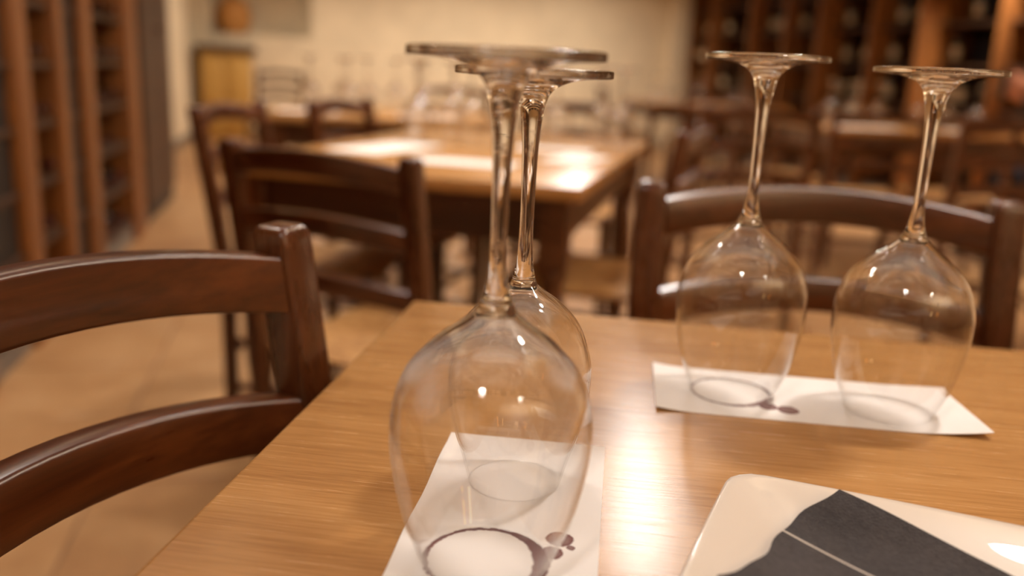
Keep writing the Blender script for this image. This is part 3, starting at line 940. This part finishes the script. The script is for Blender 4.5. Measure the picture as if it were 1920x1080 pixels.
def rack(label, face, q0, q1, side, ups, shelves, depth=0.36, h=2.3):
    """side=-1: rack stands against the left wall, front at p=face facing +p; +1: against the right wall. ups: list of (qa, qb, proud)"""
    t = thing('wine_rack', label, 'wine rack', (0, 0, 0), PHI)
    back = face + side * depth
    pb = sorted((back, back - side * 0.02))
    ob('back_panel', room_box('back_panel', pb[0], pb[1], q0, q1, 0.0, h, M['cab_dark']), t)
    for qa, qb, proud in ups:
        pp = sorted((face - side * proud, back - side * 0.021))
        ob('upright', room_box('upright', pp[0], pp[1], qa, qb, 0, h, M['cab_z'], 0.003), t)
    edges = [(ups[i][1], ups[i + 1][0]) for i in range(len(ups) - 1)]
    for (a_, b_) in edges:
        if b_ - a_ < 0.03: continue
        for z in shelves:
            pp = sorted((face + side * 0.004, back - side * 0.021))
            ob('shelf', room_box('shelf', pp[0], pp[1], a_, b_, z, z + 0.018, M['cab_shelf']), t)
    pp = sorted((face - side * 0.02, back))
    ob('cornice', room_box('cornice', pp[0], pp[1], q0, q1, h, h + 0.06, M['cab_z'], 0.004), t)
    pp = sorted((face + side * 0.01, face + side * 0.03))
    ob('plinth', room_box('plinth', pp[0], pp[1], q0, q1, 0, 0.08, M['stone_skirt']), t)
    return edges
zs = [0.10 + 0.2 * k for k in range(11)]
e = rack('tall dark wine rack along the left wall, brown uprights and shelves', RACK_L, 1.0, 5.30, -1,
     [(1.0, 1.12, .012), (1.5, 1.6, .012), (2.0, 2.15, .012), (2.55, 2.65, .012), (3.06, 3.22, 0.012), (3.56, 3.67, 0.012), (3.95, 4.13, 0.012), (4.88, 5.16, 0.012)], zs)
gl = 'bottles lying in the left wine rack'
for (a_, b_), full in zip(e, (0, 0, 0, 0, 1, 0, 1)):
    if not full: continue
    n = int((b_ - a_) / 0.085)
    for z in zs[:7]:
        for k in range(n):
            if random.random() < 0.18: continue
            q = a_ + (b_ - a_) * (k + .5) / n
            P = RW(RACK_L - 0.325 + random.uniform(0, .02), q, z + 0.018 + 0.0390)
            bottle('bottle %s from the camera on the %s shelf, %s bay of left rack' % (NTH[k], NTH[zs.index(z)], 'near' if a_ < 3.5 else 'far'), gl, P, (0, R(90), PHI))
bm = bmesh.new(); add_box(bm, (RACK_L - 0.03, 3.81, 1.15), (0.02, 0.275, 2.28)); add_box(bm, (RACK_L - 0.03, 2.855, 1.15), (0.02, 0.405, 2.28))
ob('dark_panel', finish(bm, 'dark_panel', M['cab_dark'], False), bpy.data.objects['wine_rack'])  # near-black sheets standing in for the shade in two rack gaps
# closed cupboard at the end of the left row
t = thing('tall_cupboard', 'tall brown cupboard closing the left row, next to the cream wall', 'cupboard', (0, 0, 0), PHI)
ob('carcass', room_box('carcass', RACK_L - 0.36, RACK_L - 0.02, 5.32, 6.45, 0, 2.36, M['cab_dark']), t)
for k in range(2):
    d = ob('door', room_box('door', RACK_L - 0.0195, RACK_L, 5.335 + k * 0.56, 5.335 + k * 0.56 + 0.54, 0.09, 2.3, M['cab_shelf'], 0.004), t)
    bm = bmesh.new(); lathe(bm, [(0, 0), (0.008, 0), (0.006, 0.012), (0.014, 0.022), (0.010, 0.032), (0, 0.034)], 12)
    bmesh.ops.rotate(bm, verts=bm.verts[:], matrix=Matrix.Rotation(R(90), 3, 'Y'))
    bmesh.ops.translate(bm, vec=(RACK_L, 5.335 + 0.50 + k * 0.10, 1.1), verts=bm.verts[:])
    ob('knob', finish(bm, 'knob', M['dark_wood']), d)
# right wine rack
def qy(Y): return (Y - RACK_R * SP) / CP
ups = []
for Y, pr in ((5.25, .05), (6.02, .16), (6.75, .07), (7.5, .17), (8.27, .07), (9.0, .15), (9.79, .06), (10.46, .10), (11.57, .06), (12.25, .04)):
    ups.append((qy(Y) - 0.02, qy(Y) + 0.02, pr))
zr = [0.10, 0.45, 0.80, 1.13, 1.46, 1.79]
e = rack('tall wine rack along the right wall, deep uprights and standing bottles', RACK_R, ups[0][0], ups[-1][1], 1, ups, zr, 0.36, 2.35)
gr = 'bottles standing in the right wine rack'
for i, (a_, b_) in enumerate(e):
    n = 5
    for z in zr[2:5]:
        for k in range(n):
            if random.random() < (0.75 if i % 2 else 0.3): continue
            q = a_ + (b_ - a_) * (k + .5) / n
            bottle('bottle %s from the camera on the %s shelf, %s bay of right rack' % (NTH[k], NTH[zr.index(z)], NTH[i]), gr, RW(RACK_R + 0.12 + random.uniform(0, .08), q, z + 0.0185), (0, 0, random.uniform(0, 6)))

# ------------------------------------------------------------------ chest, demijohn and sconce at the far wall
t = thing('chest_cupboard', 'pale yellow cupboard with dark top below the alcove', 'cupboard', (0, 0, 0), PHI)
ob('body', room_box('body', -1.20, -0.64, 11.08, 11.50, 0.0, 1.0, M['yellow_wood'], 0.004), t)
ob('top', room_box('top', -1.25, -0.59, 11.03, 11.52, 1.0, 1.075, M['dark_wood'], 0.006), t)
for k in range(2):
    d = ob('door', room_box('door', -1.185 + k * 0.275, -1.185 + k * 0.275 + 0.255, 11.064, 11.08, 0.08, 0.95, M['yellow_wood'], 0.003), t)
    ob('knob', room_box('knob', -0.955 + k * 0.06, -0.94 + k * 0.06, 11.045, 11.064, 0.5, 0.515, M['dark_wood'], 0.003), d)
bm = bmesh.new()
lathe(bm, [(0, 0)] + catmull([(0.13, 0.0), (0.175, 0.06), (0.205, 0.18), (0.19, 0.30), (0.12, 0.40), (0.06, 0.44)], 4) + [(0, 0.44)], 28)
Pd = RW(-0.86, 11.79, NZ0 + 0.002)
t = thing('demijohn', 'round wicker-covered demijohn standing in the wall alcove', 'demijohn', Pd)
ob('wicker_body', finish(bm, 'wicker_body', M['wicker']), t)
bm = bmesh.new(); lathe(bm, [(0.032, 0.43), (0.028, 0.50), (0.036, 0.51), (0.036, 0.53), (0, 0.53)], 20)
ob('neck', finish(bm, 'neck', M['bottle']), t)

# ------------------------------------------------------------------ wall lamps added behind the camera for the warm reflections in the bowls
def sconce(label, P, rz, col, watt):
    t = thing('wall_lamp', label, 'wall lamp', P, rz)
    bm = bmesh.new(); add_box(bm, (0, 0.01, 0), (0.09, 0.02, 0.16), 0.006); ob('backplate', finish(bm, 'backplate', M['dark_wood']), t)
    bm = bmesh.new(); tube(bm, (0, 0.02, -0.02), (0, 0.10, -0.02), 0.008); ob('arm', finish(bm, 'arm', M['dark_wood']), t)
    bm = bmesh.new(); lathe(bm, [(0.055, -0.02), (0.075, 0.13), (0.073, 0.13), (0.053, -0.02), (0.0, -0.02)], 24)
    bmesh.ops.translate(bm, vec=(0, 0.10, 0), verts=bm.verts[:])
    ob('shade', finish(bm, 'shade', glow('lit_shade', col, watt)), t)
sconce('glowing cream wall lamp on the wall behind the camera', RW(0.9, ROOM_Q0, 1.55), PHI, (255, 226, 170), 9)
sconce('glowing orange wall lamp on the wall behind the camera', RW(1.5, ROOM_Q0, 1.5), PHI, (255, 170, 80), 9)

# ------------------------------------------------------------------ guest at the right picture edge, on a chair beside the table by the rack
PB = Vector((3.22, 5.12, 0))
place_chair('chair under the guest at the right picture edge', PB.x, PB.y, R(90))
def person():
    V = []; E_ = []; Rr = []
    def v(x, y, z, r, parent=None):
        V.append((x, y, z)); Rr.append(r); i = len(V) - 1
        if parent is not None: E_.append((parent, i))
        return i
    # local frame: x to the sitter's front (world -x), y to the sitter's left, z up; seat top 0.46
    pel = v(-0.05, 0, 0.56, 0.135)
    sp1 = v(-0.03, 0, 0.70, 0.125, pel)
    sp2 = v(0.00, 0, 0.86, 0.135, sp1)
    ch = v(0.03, 0, 0.99, 0.12, sp2)
    nk = v(0.05, 0, 1.10, 0.056, ch)
    h0 = v(0.075, 0, 1.18, 0.062, nk)
    h1 = v(0.085, 0, 1.25, 0.088, h0)
    h2 = v(0.075, 0, 1.33, 0.080, h1)
    for s in (-1, 1):
        hip = v(0.0, s * 0.10, 0.545, 0.088, pel)
        kn = v(0.40, s * 0.13, 0.52, 0.062, hip)
        an = v(0.40, s * 0.13, 0.10, 0.042, kn)
        ft = v(0.47, s * 0.135, 0.045, 0.036, an)
        v(0.57, s * 0.145, 0.035, 0.030, ft)
        sh = v(0.03, s * 0.175, 1.00, 0.062, ch)
        el = v(0.17, s * 0.21, 0.80, 0.046, sh)
        wr = v(0.36, s * 0.075, 0.965 + 0.02 * s, 0.027, el)
        pm = v(0.43, s * 0.045, 1.00 + 0.03 * s, 0.027, wr)
        # four fingers curling towards the other hand and a thumb from the side of the palm
        for k, (dz, L) in enumerate(((0.027, 0.034), (0.009, 0.038), (-0.009, 0.036), (-0.026, 0.028))):
            a = v(0.455, s * 0.035, 1.00 + 0.03 * s + dz, 0.0095, pm)
            b = v(0.455 + L * 0.8, s * 0.018, 1.00 + 0.03 * s + dz * 1.1, 0.0085, a)
            v(0.455 + L * 1.0, -s * 0.008, 1.00 + 0.03 * s + dz * 1.1, 0.0075, b)
        t1 = v(0.425, s * 0.02, 1.03 + 0.03 * s, 0.0105, pm)
        v(0.452, -s * 0.004, 1.055 + 0.03 * s, 0.009, t1)
    me = bpy.data.meshes.new('body')
    me.from_pydata(V, E_, [])
    o = bpy.data.objects.new('tmp_body', me); COL.objects.link(o)
    sk = o.modifiers.new('skin', 'SKIN'); sk.use_smooth_shade = True
    for i, r in enumerate(Rr): me.skin_vertices[0].data[i].radius = (r, r)
    me.skin_vertices[0].data[0].use_root = True
    sb = o.modifiers.new('sub', 'SUBSURF'); sb.levels = 2; sb.render_levels = 2
    dg = bpy.context.evaluated_depsgraph_get()
    body = bpy.data.meshes.new_from_object(o.evaluated_get(dg))
    bpy.data.objects.remove(o)
    body.materials.clear()
    for mm in ('sweater', 'skin', 'jeans', 'shoe'): body.materials.append(M[mm])
    for p in body.polygons:
        p.use_smooth = True
        c = p.center
        if c.z > 1.085 and c.x < 0.25: p.material_index = 1
        elif c.x > 0.352 and c.z > 0.85: p.material_index = 1
        elif c.z < 0.085: p.material_index = 3
        elif c.z < 0.60: p.material_index = 2
        else: p.material_index = 0
    t = thing('person', 'person in a dark sweater seated at the right picture edge, both hands raised', 'person', PB, math.pi)
    ob('body', body, t)
    # hair cap
    bm = bmesh.new()
    bmesh.ops.create_uvsphere(bm, u_segments=24, v_segments=14, radius=0.1)
    for vv in bm.verts: vv.co = Vector((vv.co.x * 0.90 + 0.068, vv.co.y * 0.84, vv.co.z * 0.94 + 1.318))
    dele = [f for f in bm.faces if f.calc_center_median().x > 0.105 and f.calc_center_median().z < 1.365 or f.calc_center_median().z < 1.25]
    bmesh.ops.delete(bm, geom=dele, context='FACES')
    ob('hair', finish(bm, 'hair', M['hair']), t)
    def blob(name, c, r, mat):
        bm = bmesh.new(); bmesh.ops.create_uvsphere(bm, u_segments=12, v_segments=8, radius=1)
        for vv in bm.verts: vv.co = Vector((vv.co.x * r[0] + c[0], vv.co.y * r[1] + c[1], vv.co.z * r[2] + c[2]))
        ob(name, finish(bm, name, mat), t)
    for s in (-1, 1):
        blob('eye', (0.158, s * 0.032, 1.272), (0.010, 0.013, 0.008), M['shoe'])
        blob('ear', (0.07, s * 0.088, 1.255), (0.020, 0.010, 0.030), M['skin'])
    blob('nose', (0.176, 0, 1.245), (0.018, 0.013, 0.022), M['skin'])
    blob('mouth', (0.160, 0, 1.203), (0.008, 0.024, 0.006), plain('lips', (168, 92, 84), 0.5))
    return t
person()
ph = thing('phone', 'dark phone held between the hands of the seated guest', 'phone', (PB.x - 0.513, PB.y, 1.0), 0)
ob('case', box_mesh('case', (0, 0, 0), (0.009, 0.075, 0.15), M['shoe'], 0.004), ph)
ob('screen', box_mesh('screen', (0.0048, 0, 0), (0.001, 0.068, 0.14), M['bottle'], 0.0), ph)
